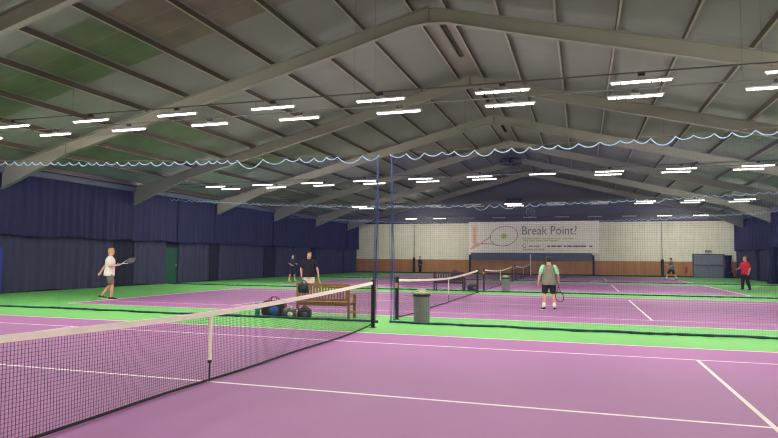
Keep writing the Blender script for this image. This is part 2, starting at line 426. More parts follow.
# lines too small to read in the photograph: rows of word-length strokes
def strokes(name, m, v, h, words):
    flat(name, m, [[(a, v), (c, v), (c, v-h), (a, v-h)] for a, c in words])
strokes('small_print', 'p_yel', 238.9, .8, [(523, 527), (527.8, 533), (534, 541), (542, 546), (547, 554), (555, 561), (562, 567), (568, 573)])
strokes('small_print', 'p_yel', 241.0, .8, [(523, 529), (530, 535), (536, 543), (544, 549), (550, 558)])
strokes('small_print', 'p_grey', 246.5, 1.0, [(529, 533.5), (534.5, 540)])
strokes('small_print', 'p_dark', 246.6, 1.2, [(547.5, 550.5), (551.4, 556), (557, 561.5), (563.5, 566), (566.8, 572), (572.8, 585), (588, 591)])
strokes('small_print', 'p_grey', 249.9, .6, [(523, 527), (528, 533), (534, 538), (539, 545)])
cu = bpy.data.curves.new('headline', 'FONT'); cu.body = 'Break Point?'; cu.size = 1.0; cu.resolution_u = 3
tmp = bpy.data.objects.new('headline_tmp', cu); COL.objects.link(tmp)
bpy.context.view_layer.update()
me = bpy.data.meshes.new_from_object(tmp.evaluated_get(bpy.context.evaluated_depsgraph_get()))
COL.objects.unlink(tmp); bpy.data.objects.remove(tmp)
vx = [v.co.x for v in me.vertices]; vz = [v.co.y for v in me.vertices]
w0, w1 = min(vx), max(vx); h1 = max(vz)
for v in me.vertices:
    x, y = v.co.x, v.co.y
    v.co = (bx(522.7)+(x-w0)/(w1-w0)*(bx(576.4)-bx(522.7)), -.008, bz(234.6)+y/h1*(bz(226.2)-bz(234.6)))
me.materials.clear(); me.materials.append(M['p_grey'])
ho = bpy.data.objects.new('headline_lettering', me); COL.objects.link(ho); ho.parent = t
t = thing('banner_stand', 'slate grey low panel on two dark uprights under the banner at the back wall', 'panel', (0, BY-.02, 0))
b = MB(); b.box((-6.0, 0, 1.45), (5.75, .05, 2.12)); b.build('panel', M['slate'], t)
for x in (-6.0, 5.7):
    b = MB(); b.box((x-.09, -.06, 0), (x+.09, .05, 1.95)); p = b.build('upright', M['dkpost'], t)
    b = MB(); b.box((x-.08, -.065, 1.95), (x+.08, .05, 2.12)); b.build('upright_cap', M['p_sheet'], p)
# clock, loudspeaker, fan
t = thing('wall_clock', 'round dark wall clock high on the back wall above the banner', 'clock', (-.1, YB, 6.15))
b = MB(); b.loft([((0, 0, 0), (.45, 0, 0), (0, 0, .45)), ((0, -.1, 0), (.45, 0, 0), (0, 0, .45)), ((0, -.1, 0), (.39, 0, 0), (0, 0, .39)), ((0, -.06, 0), (.38, 0, 0), (0, 0, .38))], 28); b.build('case', M['grey'], t, smooth=False)
b = MB(); b.loft([((0, -.062, 0), (.37, 0, 0), (0, 0, .37)), ((0, -.066, 0), (.37, 0, 0), (0, 0, .37))], 28); b.build('dial', M['slate'], t)
b = MB(); b.bar((0, -.08, 0), (.2, -.08, .22), .035, .01, (0, 1, 0)); b.bar((0, -.08, 0), (-.12, -.08, .1), .04, .01, (0, 1, 0)); b.build('hands', M['grey'], t)
t = thing('loudspeaker', 'long black loudspeaker box mounted on the grey gable above the banner', 'loudspeaker', (-1.6, YB-.3, 6.95))
b = MB(); b.box((-.85, -.2, 0), (.85, .2, .52)); b.build('cabinet_case', M['black'], t, bevel=.03)
b = MB()
for k in range(9): b.box((-.75+k*.17, -.215, .06), (-.61+k*.17, -.2, .46))
b.build('grille', M['dkpost'], t)
b = MB(); b.box((-.05, .2, .2), (.05, .32, .3)); b.build('mount_bracket', M['grey'], t)
t = thing('ceiling_fan', 'black caged air fan hanging under the roof ridge far down the hall', 'fan', (-.6, 40.6, 9.05))
b = MB()
for rr, z in ((.85, 0), (.85, .3), (.6, .36), (.6, -.06), (.3, .38), (.3, -.08)):
    b.tube([(rr*math.cos(a*PI/14), rr*math.sin(a*PI/14), z) for a in range(28)], .02, 5, closed=True)
for k in range(14):
    a = 2*PI*k/14; c, s = math.cos(a), math.sin(a)
    b.tube([(.1*c, .1*s, .38), (.6*c, .6*s, .36), (.85*c, .85*s, .3), (.85*c, .85*s, 0), (.6*c, .6*s, -.06), (.1*c, .1*s, -.08)], .012, 4)
b.build('cage', M['black'], t)
b = MB()
for k in range(4):
    a = PI/2*k+.3; c, s = math.cos(a), math.sin(a)
    b.quad((.08*c, .08*s, .12), (.8*c-.12*s, .8*s+.12*c, .16), (.8*c+.12*s, .8*s-.12*c, .10), (.08*c, .08*s, .10))
b.build('blades', M['black'], t)
b = MB(); b.lathe([(.1, .02), (.12, .06), (.12, .26), (.05, .34), (.03, .5)]); b.build('motor', M['black'], t, smooth=True)
# ridge vents: dark louvred slots in the ridge liner
def vent(y0, y1, x0, x1, label, name='ridge_vent'):
    t = thing(name, label, 'vent', ((x0+x1)/2, (y0+y1)/2, ZR-.16)); w = (x1-x0)/2; l = (y1-y0)/2
    b = MB()
    for a, c in (((-w, -l), (w, -l+.04)), ((-w, l-.04), (w, l)), ((-w, -l), (-w+.03, l)), ((w-.03, -l), (w, l))):
        b.box((a[0], a[1], -.05), (c[0], c[1], 0))
    b.build('vent_frame', M['purlin'], t)
    b = MB(); n = int((y1-y0)/.12)
    for k in range(n):
        y = -l+.06+k*.12; b.quad((-w+.03, y, -.04), (w-.03, y, -.04), (w-.03, y+.08, -.005), (-w+.03, y+.08, -.005))
    b.build('louvres', M['void'], t)
vent(12.4, 16.6, .0, .2, 'black louvred ridge vent just beyond the nearest roof apex')
vent(7.9, 10.9, -.5, -.1, 'black louvred ridge vent at the top picture edge before the nearest roof apex')
vent(20.0, 24.0, .0, .2, 'black louvred ridge vent beyond the second roof apex')
vent(27.6, 31.6, .0, .2, 'black louvred ridge vent beyond the third roof apex')

# ------------------------------------------------------------------ hanging strip lights
def lamp_proto(on):
    t = thing('hanging_strip_light', '', 'strip light', (0, 0, 5.42))
    b = MB(); b.box((-.62, -.05, 0), (.62, .05, .035)); b.box((-.1, -.04, .035), (.1, .04, .07)); b.build('lamp_housing', M['housing'], t)
    b = MB()
    for k in range(6):
        x0 = -.59+k*.2; x1 = x0+.165; n = 6
        pr = [(-.045*math.cos(PI*i/n), -.042*math.sin(PI*i/n)) for i in range(n+1)]
        for i in range(n): b.quad((x0, pr[i][0], pr[i][1]), (x1, pr[i][0], pr[i][1]), (x1, pr[i+1][0], pr[i+1][1]), (x0, pr[i+1][0], pr[i+1][1]))
        b.poly([(x0, p, q) for p, q in pr]); b.poly([(x1, p, q) for p, q in reversed(pr)])
    b.build('led_lens', M['led'] if on else M['ledoff'], t)
    for x in (-.5, .5):
        b = MB(); b.tube([(x, 0, .034), (x, 0, .165)], .005, 4); b.build('hanger', M['cable'], t)
    b = MB(); b.box((-.07, -.03, .11), (.07, .03, .165)); b.build('junction_box', M['dkpost'], t)
    return t
P_on = lamp_proto(True); P_off = lamp_proto(False); used = {}
LP = 2.89
def lamp(x, y, on, label, z=5.42):
    p = P_on if on else P_off
    if p.name in used: o = dup(p, (x, y, z), label)
    else: used[p.name] = 1; p.location = (x, y, z); p['label'] = label; o = p
    o['group'] = 'strip lights hanging across the hall'
def row(y, ks, fmt, first, off=(), z=(5.42, 0)):
    """first: the k of the leftmost lamp one sees; lamps outside the frame share one label"""
    n = 0
    for k in ks:
        if k < first[0] or k > first[1]: lab = 'lit strip light outside the picture, %s' % fmt
        else:
            lab = '%s strip light, %s from left in %s' % ('unlit' if k in off else 'lit', ORD[n], fmt); n += 1
        lamp(.07+k*LP, y, k not in off, lab, z[0]+z[1]*k*LP)
def rail(y, x0, x1, label, z):
    t = thing('hanging_conduit', label, 'conduit', (0, y, 0)); zz = lambda x: z[0]+z[1]*x+.185
    b = MB(); b.tube([(x0, 0, zz(x0)), (x1, 0, zz(x1))], .018, 6); b.build('conduit', M['cable'], t)
    x = math.ceil(x0/8.67)*8.67-.6
    while x < x1:
        b = MB(); b.tube([(x, 0, zz(x)), (x, 0, zr(x)-.02)], .003, 4); b.build('suspension_wire', M['cable'], t); x += 8.67
ROWS = [(-6.6, 'row above the camera', (9, -9), (), (5.42, 0)),
 (6.6, 'upper bright row before nearest divider net', (-4, 3), (), (5.385, -.005)),
 (8.1, 'lower bright row over nearest divider net', (-4, 3), (), (5.445, -.004)),
 (21.3, 'upper paired row beyond nearest divider net', (-5, 5), (), (5.475, .005)),
 (22.8, 'lower paired row beyond nearest divider net', (-5, 5), (), (5.53, .006)),
 (36.0, 'small row just before third divider net', (-5, 5), (-5, -3, -2, -1, 1, 2), (5.46, 0)),
 (37.5, 'added rear row that brightens the back wall', (-5, 5), (-5, -3, -2, -1, 1, 2), (5.46, 0)),  # row added to put more light on the back wall
 (50.6, 'tiny row by the back wall', (-5, 5), (-5, -2, -1, 0, 1, 2, 3), (5.46, 0))]
for y, fmt, vis, off, z in ROWS:
    row(y, [k for k in range(-5, 6) if (y, k) != (22.8, 1)], fmt, vis, off, z)
    rail(y, -18.2, 17.8, 'thin grey overhead conduit of the '+fmt, z)

# ------------------------------------------------------------------ divider nets
def ztop(x): return 4.22+.0022*x*x
def divider(y, x0, x1, pitch, th, label, gathered=None, seed=1):
    rr = random.Random(seed)
    t = thing('divider_net', label, 'divider net', (0, y, 0), group='divider nets between the courts')
    # scallops of the top rope between its hooks
    hooks = [x0]
    while hooks[-1] < x1-.6:
        g = rr.uniform(.25, .44)*(1.9 if rr.random() < .05 else 1)*(1 if hooks[-1] < 0 else 1.15)
        hooks.append(hooks[-1]+g)
    hooks.append(x1)
    top = []
    for a, c in zip(hooks, hooks[1:]):
        s = min(.26, .24*(c-a)*rr.uniform(.8, 1.4))
        for i in range(6):
            u = i/6; top.append((a+(c-a)*u, 0, ztop(a+(c-a)*u)-.04-4*s*u*(1-u)))
    top.append((x1, 0, ztop(x1)-.04))
    def tz(x):
        lo_, hi_ = 0, len(top)-1
        while hi_-lo_ > 1:
            m_ = (lo_+hi_)//2
            if top[m_][0] <= x: lo_ = m_
            else: hi_ = m_
        a, c = top[lo_], top[hi_]; return a[2]+(c[2]-a[2])*(x-a[0])/max(1e-6, c[0]-a[0])
    ph = seed*1.3
    def yo(x, z): return (.05*math.sin(x*.9+ph)+.03*math.sin(x*2.7+ph))*(1-z/4.5)
    b = MB(); h = th/2
    n = int((x1-x0)/pitch); zs = [i/8 for i in range(9)]
    for i in range(n+1):
        x = x0+i*pitch; zt = tz(x)
        for p, q in zip(zs, zs[1:]):
            za, zb = .03+(zt-.03)*p, .03+(zt-.03)*q; ya, yb = yo(x, za), yo(x, zb)
            b.quad((x-h, ya, za), (x+h, ya, za), (x+h, yb, zb), (x-h, yb, zb))
    m = int(4.3/pitch); seg = max(20, int((x1-x0)/.6))
    for j in range(1, m):
        z = j*pitch
        for i in range(seg):
            xa, xb = x0+(x1-x0)*i/seg, x0+(x1-x0)*(i+1)/seg
            if z > min(tz(xa), tz(xb)): continue
            ya, yb = yo(xa, z), yo(xb, z)
            b.quad((xa, ya, z-h), (xb, yb, z-h), (xb, yb, z+h), (xa, ya, z+h))
    b.build('net_mesh', M['netblue'], t)
    b = MB(); b.tube(top, .013 if y < 10 else .010, 5); b.build('scalloped_top_rope', M['rope'], t, smooth=True)
    b = MB(); b.tube([(x0+(x1-x0)*i/40, 0, ztop(x0+(x1-x0)*i/40)) for i in range(41)], .004, 4); b.build('support_cable', M['cable'], t)
    b = MB(); pts = []; N = int((x1-x0)/.12)
    for i in range(N+1):
        x = x0+(x1-x0)*i/N
        pts.append((x, yo(x, 0)+.035*math.sin(x*5+ph)+rr.uniform(-.015, .015), .035))
    b.tube(pts, [.024+.012*rr.random() for _ in pts], 6); b.build('hem_rope', M['hem'], t, smooth=True)
    for gx, sg in (gathered or []):
        b = MB()
        for k in range(8):
            dx_ = rr.uniform(0, .17)*sg; sw = rr.uniform(-.04, .04)
            b.tube([(gx+dx_*(1-u)*.8+sw*math.sin(3*u)+sg*.04, rr.uniform(-.03, .03), .05+(ztop(gx)-.12)*u) for u in (0, .15, .35, .55, .75, 1)], .005, 4)
        b.build('gathered_edge', M['ropeblue'], t)
divider(7.35, -17.9, -.2, .05, .0016, 'blue mesh divider net, left half of the nearest pair, hanging behind the bench', [(-.2, -1)], 3)
divider(7.35, .08, 17.4, .05, .0016, 'blue mesh divider net, right half of the nearest pair, by the tall bin', [(.08, 1)], 5)
divider(22.05, -17.9, 17.4, .10, .0022, 'middle blue divider net spanning the hall behind the player with mint sleeves', None, 8)
divider(36.75, -17.9, 17.4, .10, .0022, 'farthest blue divider net spanning the hall, nearest the back wall', None, 11)

# ------------------------------------------------------------------ tennis nets and posts
def nh(u): return .90+.155*abs(u)**1.5          # u = -1..1 across
def tennis_net(y0, pitch, th, label, tubes):
    t = thing('tennis_net', label, 'tennis net', (0, y0, 0), group='tennis nets')
    W = 6.33; b = MB(); h = th/2
    n = int(2*W/pitch); rows = int(.93/(pitch*1.12))
    def xo(y, z): return .02*math.sin(y*1.9+y0)*(1-z)
    for i in range(n+1):
        y = -W+i*pitch; zt = nh(y/W)-.03
        zz = [.02+(zt-.02)*k/3 for k in range(4)]
        for a, c in zip(zz, zz[1:]):
            if tubes: b.bar((xo(y, a), y, a), (xo(y, c), y, c), th, th, (0, 1, 0))
            else: b.quad((xo(y, a), y-h, a), (xo(y, a), y+h, a), (xo(y, c), y+h, c), (xo(y, c), y-h, c))
    S = 44
    for j in range(rows):
        f = j/rows
        for i in range(S):
            ya, yb = -W+2*W*i/S, -W+2*W*(i+1)/S
            za, zb = .03+(nh(ya/W)-.06)*f, .03+(nh(yb/W)-.06)*f
            if tubes: b.bar((xo(ya, za), ya, za), (xo(yb, zb), yb, zb), th, th)
            else: b.quad((xo(ya, za), ya, za-h), (xo(yb, zb), yb, zb-h), (xo(yb, zb), yb, zb+h), (xo(ya, za), ya, za+h))
    b.build('net_mesh', M['netblack'], t)
    b = MB()
    for i in range(S):
        ya, yb = -W+2*W*i/S, -W+2*W*(i+1)/S; za, zb = nh(ya/W), nh(yb/W)
        for s in (-1, 1): b.quad((s*.014, ya, za-.065), (s*.014, yb, zb-.065), (s*.010, yb, zb), (s*.010, ya, za))
        b.quad((-.010, ya, za), (-.010, yb, zb), (.010, yb, zb), (.010, ya, za))
    b.build('headband', M['white'], t)
    b = MB(); b.tube([(xo(-W+2*W*i/60, 0), -W+2*W*i/60, .025+.06*(abs(2*i/60-1)**14)) for i in range(61)], .017, 5); b.build('bottom_cord', M['netblack'], t)
    b = MB(); b.box((-.016, -.02, .27), (.016, .02, nh(0)+.004)); st = b.build('centre_strap', M['white'], t)
    b = MB(); b.box((-.006, -.006, .0), (.006, .006, .24)); b.box((-.017, -.021, .24), (.017, .021, .275)); b.build('strap_anchor', M['black'], st)
    return t
tennis_net(0, .0345, .0027, 'nearest tennis net with cream headband crossing the foreground', True)
tennis_net(D, .05, .0055, 'second tennis net seen end-on beyond the tall grey bin', False)
tennis_net(2*D, .06, .010, 'third tennis net beyond the dark wooden bench', False)
tennis_net(3*D, .06, .016, 'farthest tennis net in front of the slate panel under the banner', False)
def post_proto():
    t = thing('net_post', '', 'net post', (0, 0, 0), group='tennis net posts')
    b = MB(); b.box((-.04, -.04, .012), (.04, .04, 1.09)); b.build('post_shaft', M['black'], t, bevel=.008)
    b = MB(); b.lathe([(.05, 1.09), (.05, 1.10), (.02, 1.12)]); b.build('post_cap', M['black'], t)
    b = MB(); b.box((-.07, -.07, 0), (.07, .07, .012)); b.build('floor_plate', M['black'], t)
    b = MB(); b.box((-.025, .0401, .82), (.025, .075, .95)); b.tube([(-.06, .06, .88), (.1, .06, .88)], .012); w = b.build('winder', M['yellow'], t)
    return t
pp = post_proto(); pp.location = (0, 6.40, 0); pp['label'] = 'black net post at the far end of the nearest net, beside the bench'
for k, c in enumerate(cs):
    for s in (-1, 1):
        if k == 0 and s == 1: continue
        lab = {(0, -1): 'black net post of the nearest net outside the picture', (1, -1): 'black net post with brass winder left of the tall grey bin',
               (1, 1): 'dark net post at the far end of the second net, by the bag', (2, -1): 'dark net post at the near end of the third net, left of the small bin',
               (2, 1): 'dark net post at the far end of the third net', (3, -1): 'dark net post at the near end of the farthest net',
               (3, 1): 'dark net post at the far end of the farthest net by the white pole'}[(k, s)]
        o = dup(pp, (0, c+s*6.40, 0), lab, rz=PI if s < 0 else 0)
t = thing('white_pole', 'slim white upright pole beside the farthest tennis net', 'pole', (.05, 50.95, 0))
b = MB(); b.tube([(0, 0, .02), (0, 0, 2.0)], .045, 8); b.build('pole', M['sock'], t)
b = MB(); b.lathe([(.2, 0), (.2, .02), (.06, .05)]); b.build('foot_plate', M['grey'], t)

# ------------------------------------------------------------------ bins
def litter_bin(x, y, label, s=1):
    t = thing('litter_bin', label, 'bin', (x, y, 0), group='grey litter bins between the courts'); t.scale = (s, s, s)
    b = MB(); k = 48; n0 = 0
    for z, r in ((0, .19), (.02, .2), (.64, .205), (.66, .205)):
        for j in range(k):
            a = 2*PI*j/k; q = r*(1-.025*(j % 3 == 0)) if .01 < z < .65 else r
            b.v.append((q*math.cos(a), q*math.sin(a), z))
    for i in range(3):
        for j in range(k): b.f.append((i*k+j, i*k+(j+1) % k, (i+1)*k+(j+1) % k, (i+1)*k+j)); b.m.append(0)
    b.build('bin_body', M['bin'], t)
    b = MB(); b.lathe([(.2, .655), (.222, .66), (.225, .70), (.21, .715)], k=32); b.build('rim', M['black'], t, smooth=True)
    b = MB(); b.lathe([(.205, .712), (.19, .76), (.15, .80), (.09, .83), (.02, .84)], k=32); d = b.build('dome_lid', M['binlid'], t, smooth=True)
    b = MB()
    for a in (0, 1, 2, 3):
        an = PI/2*a-.5; c, s_ = math.cos(an), math.sin(an)
        b.poly([(.197*math.cos(an+e)*q, .197*math.sin(an+e)*q, z) for e, z, q in ((-.3, .735, 1.03), (.3, .735, 1.03), (.25, .79, .86), (-.25, .79, .86))])
    b.build('flap', M['black'], d)
litter_bin(.8, 7.78, 'tall grey ribbed litter bin with domed steel lid beside the nearest net posts', 1)
litter_bin(1.08, 22.9, 'smaller looking grey litter bin by the third net, behind the dark bench', .95)

# ------------------------------------------------------------------ benches
def bench(x, y, rz, m, label, L=1.5):
    t = thing('park_bench', label, 'bench', (x, y, 0), rz); h = L/2
    # back towards -Y, seat faces +Y
    for s in (-1, 1):
        b = MB(); b.bar((s*(h-.04), -.24, 0), (s*(h-.04), -.27, .92), .07, .05, (0, 1, 0)); b.build('leg', M[m], t, bevel=.004)
        b = MB(); b.box((s*(h-.04)-.035, .19, 0), (s*(h-.04)+.035, .25, .62)); b.build('leg', M[m], t, bevel=.004)
        b = MB(); b.box((s*(h-.04)-.04, -.25, .62), (s*(h-.04)+.04, .29, .655)); b.build('armrest', M[m], t, bevel=.006)
        b = MB(); b.box((s*(h-.04)-.02, -.22, .14), (s*(h-.04)+.02, .2, .19)); b.build('stretcher', M[m], t)
    b = MB()
    for k in range(5): b.box((-h+.02, -.2+k*.095, .405), (h-.02, -.125+k*.095, .43))
    b.build('seat', M[m], t)
    b = MB(); b.box((-h+.03, .2, .33), (h-.03, .235, .40)); b.box((-h+.03, -.25, .33), (h-.03, -.215, .40)); b.build('seat_rail', M[m], t)
    b = MB(); b.box((-h+.0, -.295, .84), (h-.0, -.255, .915)); b.box((-h+.05, -.28, .46), (h-.05, -.245, .52))
    n = 17
    for k in range(n):
        xx = -h+.1+k*(L-.2)/(n-1); b.box((xx-.02, -.28, .51), (xx+.02, -.262, .85))
    b.build('backrest', M[m], t)
bench(-1.9, 8.07, math.radians(1.5), 'wood', 'golden brown slatted wooden bench behind the nearest net, seen from its back', 1.52)
bench(-1.75, 23.1, 0, 'wood_dk', 'dark reddish wooden bench behind the second tennis net', 1.55)

# ------------------------------------------------------------------ bags
def sports_bag(label, loc, rz, size, m_body, m_panel, m_trim, straps=True):
    t = thing('sports_bag', label, 'bag', loc, rz); L, Wd, H = size
    def se(a, p): return math.copysign(abs(a)**p, a)
    b = MB(); k = 20; secs = [(-1, .35), (-.94, .72), (-.8, .93), (-.4, 1.0), (0, .97), (.4, 1.0), (.8, .93), (.94, .72), (1, .35)]; n0 = 0
    for u, s in secs:
        for j in range(k):
            a = 2*PI*j/k; yy = se(math.cos(a), .7)*Wd/2*s; zz = H/2+se(math.sin(a), .65)*H/2*s*(1+.04*math.sin(u*7+j))
            b.v.append((u*L/2, yy, max(.004, zz)))
    for i in range(len(secs)-1):
        for j in range(k): b.f.append((i*k+j, i*k+(j+1) % k, (i+1)*k+(j+1) % k, (i+1)*k+j)); b.m.append(0)
    b.f.append(tuple(reversed(range(k)))); b.m.append(0); b.f.append(tuple((len(secs)-1)*k+j for j in range(k))); b.m.append(0)
    b.build('bag_body', M[m_body], t, smooth=True)
    b = MB(); b.loft([((L*.12, -Wd*.5+.02, H*.42), (L*.2, 0, 0), (0, 0, H*.26)), ((L*.12, -Wd*.5-.02, H*.42), (L*.19, 0, 0), (0, 0, H*.25)), ((L*.12, -Wd*.5-.035, H*.42), (L*.14, 0, 0), (0, 0, H*.18))], 12)
    b.build('side_pocket', M[m_panel], t, smooth=True)
    b = MB(); b.loft([((L*.46, 0, H*.5), (0, Wd*.33, 0), (0, 0, H*.36)), ((L*.505, 0, H*.5), (0, Wd*.3, 0), (0, 0, H*.33))], 12); b.build('end_panel', M[m_trim], t, smooth=True)
    b = MB(); b.tube([(L*u, .02*math.sin(u*9), H*(.985 if abs(u) < .4 else .93)+.006) for u in (-.42, -.3, -.15, 0, .15, .3, .42)], .008, 5); b.build('zip', M[m_trim], t)
    if straps:
        for s in (-1, 1):
            b = MB(); pts = [(-L*.2, s*Wd*.42, H*.75), (-L*.18, s*Wd*.25, H*1.05), (-L*.08, s*Wd*.08, H*1.22), (L*.08, s*Wd*.08, H*1.22), (L*.18, s*Wd*.25, H*1.05), (L*.2, s*Wd*.42, H*.75)]
            b.tube(pts, .014, 6); b.build('strap', M[m_trim], t, smooth=True)
sports_bag('black sports bag with bright blue pocket on the floor beside the teal tube', (-3.28, 7.72, 0), .1, (.66, .36, .44), 'bag_black', 'bag_blue', 'bag_red')
sports_bag('dark grey sports bag with white trim on the floor by the bench end', (-2.74, 7.62, 0), .1, (.38, .28, .26), 'bag_grey', 'bag_white', 'bag_white')
sports_bag('small black and grey holdall on the floor before the left bench leg', (-2.33, 7.63, 0), .2, (.36, .24, .27), 'bag_black', 'bag_grey', 'bag_grey')
sports_bag('black rucksack hung over the left end of the golden brown bench back', (-2.38, 7.66, .66), .05, (.30, .2, .27), 'bag_black', 'bag_black', 'bag_grey', True)
sports_bag('dark bag lying on the dark reddish bench', (-1.42, 23.14, .45), 0, (.5, .3, .5), 'bag_black', 'bag_red', 'bag_red')
sports_bag('black bag on the floor at the right end of the dark reddish bench', (-.55, 23.0, 0), .4, (.55, .32, .3), 'bag_black', 'bag_grey', 'bag_grey')
t = thing('ball_tube', 'teal plastic ball tube standing on the floor at the left of the bags', 'ball tube', (-3.72, 7.62, 0))
b = MB(); b.lathe([(.06, 0), (.065, .01), (.065, .33), (.06, .34)], k=20); b.build('tube_body', M['teal'], t, smooth=True)
b = MB(); b.lathe([(.068, .335), (.068, .36), (.05, .365)], k=20); b.build('lid', M['teal'], t)

# ------------------------------------------------------------------ people
def voxel(mb, size, name, m, parent, smooth_it=4):
    o = mb.build(name, m, None)
    r = o.modifiers.new('r', 'REMESH'); r.mode = 'VOXEL'; r.voxel_size = size
    sm = o.modifiers.new('s', 'SMOOTH'); sm.iterations = smooth_it; sm.factor = .5
    dg = bpy.context.evaluated_depsgraph_get()
    me = bpy.data.meshes.new_from_object(o.evaluated_get(dg)); me.name = name
    me.materials.clear(); me.materials.append(m)
    me.polygons.foreach_set('use_smooth', [True]*len(me.polygons))
    old = o.data; bpy.data.objects.remove(o); bpy.data.meshes.remove(old)
    o2 = bpy.data.objects.new(name, me); COL.objects.link(o2); o2.parent = parent
    return o2
def limb(mb, pts, radii, grow=0, k=12):
    """tapered limb with rounded ends; each segment overlaps its neighbours at the joint"""
    P = []; RR = []
    for (a, ra), (c, rc) in zip(zip(pts, radii), list(zip(pts, radii))[1:]):
        a = V(a); c = V(c)
        for u in (0, .25, .5, .75): P.append(a.lerp(c, u)); RR.append((ra+(rc-ra)*u+(.006*math.sin(u*PI)))+grow)
    P.append(V(pts[-1])); RR.append(radii[-1]+grow)
    mb.tube(P, RR, k)
    for p, r in zip(pts, radii): mb.ball(p, r+grow, 10, 6)
TORSO = [(.80, .135, .105, 0), (.86, .160, .115, -.01), (.93, .165, .118, -.012), (1.02, .150, .108, 0), (1.10, .146, .104, .008), (1.20, .160, .112, .008), (1.30, .172, .115, 0), (1.38, .165, .105, -.008), (1.43, .120, .085, -.012), (1.47, .065, .062, -.01)]
HEAD = [(-.118, .020, .022, .058), (-.105, .038, .040, .048), (-.085, .052, .062, .032), (-.05, .062, .080, .015), (-.01, .069, .091, .006), (.03, .074, .097, 0), (.065, .071, .094, -.004), (.092, .056, .076, -.008), (.112, .026, .036, -.008)]
HAIR = [(-.075, .045, .03, -.075), (-.04, .070, .062, -.045), (.0, .079, .080, -.030), (.04, .083, .095, -.016), (.075, .079, .098, -.008), (.102, .062, .080, -.008), (.124, .024, .034, -.008)]
def person(label, loc, face, H=1.75, lean=.0, head_yaw=0, arms=None, legs=None, top='c_white', sleeve=None, bottom='c_khaki', long_legs=False, skin='skin', hair='h_black', hair_full=True,
           shoes='shoe_w', socks='sock', vox=.008, stout=1.0, curl=(1.0, 1.0), top_name='t_shirt', long_sleeves=False, short_len=.93):
    """face: world direction the body faces. Local axes: +Y forward, +X the person's right."""
    rz = math.atan2(-face[0], face[1])
    t = thing('person', label, 'person', loc, rz); t.scale = (H/1.75,)*3
    def sh(p): p = V(p); p.y += lean*max(0, p.z-.92); return p
    A = {'R': ((.265, -.03, 1.14), (.28, .06, .90)), 'L': ((-.265, -.03, 1.14), (-.28, .06, .90))}
    if arms: A.update(arms)
    LG = {'R': ((.105, .03, .50), (.115, 0, .09), 0), 'L': ((-.105, .03, .50), (-.115, 0, .09), 0)}
    if legs: LG.update(legs)
    body = MB(); cloth = MB(); slv = MB(); pants = MB()
    tors = lambda g, z0, z1: [(sh((0, yo_, z)), V((rx*(stout if z < 1.4 else 1)+g, 0, 0)), V((0, ry*(stout if z < 1.4 else 1)+g, 0))) for z, rx, ry, yo_ in TORSO if z0 <= z <= z1]
    body.loft(tors(0, 0, 2)); 
    cloth.loft([(sh((0, yo_, z)), V((rx*(stout if z < 1.4 else 1), 0, 0)), V((0, ry*(stout if z < 1.4 else 1), 0))) for z, rx, ry, yo_ in
        [(.81, .208, .150, -.008), (.86, .206, .150, -.008), (.93, .202, .148, -.01), (1.02, .190, .140, 0), (1.10, .186, .136, .006), (1.20, .190, .138, .006), (1.30, .196, .138, 0), (1.38, .186, .122, -.006), (1.43, .136, .098, -.012), (1.465, .085, .078, -.01)]])
    pants.loft(tors(.012, .80, .95))
    hc = sh((0, .015, 1.632)); q = Quaternion((0, 0, 1), head_yaw)
    hp = lambda p: hc+q @ V(p)
    body.loft([(hp((0, yo_, z)), q @ V((rx, 0, 0)), q @ V((0, ry, 0))) for z, rx, ry, yo_ in HEAD], 18)
    limb(body, [sh((0, -.012, 1.42)), hp((0, -.02, -.06))], [.062, .056])
    body.loft([(hp((0, .086, .02)), q @ V((.008, 0, 0)), q @ V((0, .01, 0))), (hp((0, .098, -.02)), q @ V((.014, 0, 0)), q @ V((0, .018, 0))), (hp((0, .09, -.035)), q @ V((.016, 0, 0)), q @ V((0, .014, 0)))], 8)
    for s in (-1, 1):
        body.ball(hp((s*.073, -.005, -.005)), V((.012, .02, .032)), 8, 6)
    hands = {}
    for key, s in (('R', 1), ('L', -1)):
        shd = sh((s*.175*(1+.5*(stout-1)), -.008, 1.395)); el, wr = (sh(A[key][0]), sh(A[key][1]))
        limb(body, [shd, el, wr], [.050, .040, .027])
        body.ball(el.lerp(wr, .25), .043, 10, 6)
        slv = MB(); cs_ = slv if sleeve else cloth
        if long_sleeves: limb(cs_, [shd, el, el.lerp(wr, .95)], [.052, .044, .034], .016)
        else: limb(cs_, [shd, shd.lerp(el, .72)], [.054, .052], .018)
        if sleeve: voxel(slv, vox*1.3, 'sleeve', M[sleeve], t)
        # hand: palm, four bent fingers, thumb from the side of the palm
        d = (wr-el).normalized(); inw = V((-s, 0, 0)) if abs(d.x) < .8 else V((0, 0, -1))
        n = (inw-d*inw.dot(d)).normalized(); w = d.cross(n)
        if w.y < 0 and abs(d.y) < .8: w = -w
        if abs(d.y) >= .8 and w.z < 0: w = -w
        body.loft([(wr+d*.0, n*.017, w*.026), (wr+d*.03, n*.017, w*.036), (wr+d*.07, n*.016, w*.042), (wr+d*.095, n*.013, w*.040)], 10)
        cl = curl[0 if key == 'R' else 1]
        for fi, (off, ln) in enumerate(((.030, .070), (.010, .078), (-.010, .073), (-.029, .058))):
            p = wr+d*.09+w*off; dd = d.copy(); pts = [p-dd*.02]; ax = d.cross(n).normalized()
            for sgm, fr in enumerate((.45, .32, .23)):
                dd = (Quaternion(ax, cl*(.45 if sgm == 0 else .62)) @ dd).normalized(); pts.append(pts[-1]+dd*ln*fr*(1 if sgm else 1.4))
            body.tube(pts, [.0105, .010, .0095, .008], 7)
        p = wr+d*.025+w*.03; body.tube([p-w*.012, p+w*.022+d*.022+n*.008, p+w*.03+d*.052+n*.02], [.014, .012, .009], 7)
        hands[key] = (wr+d*.085+n*.028, d, n, w)
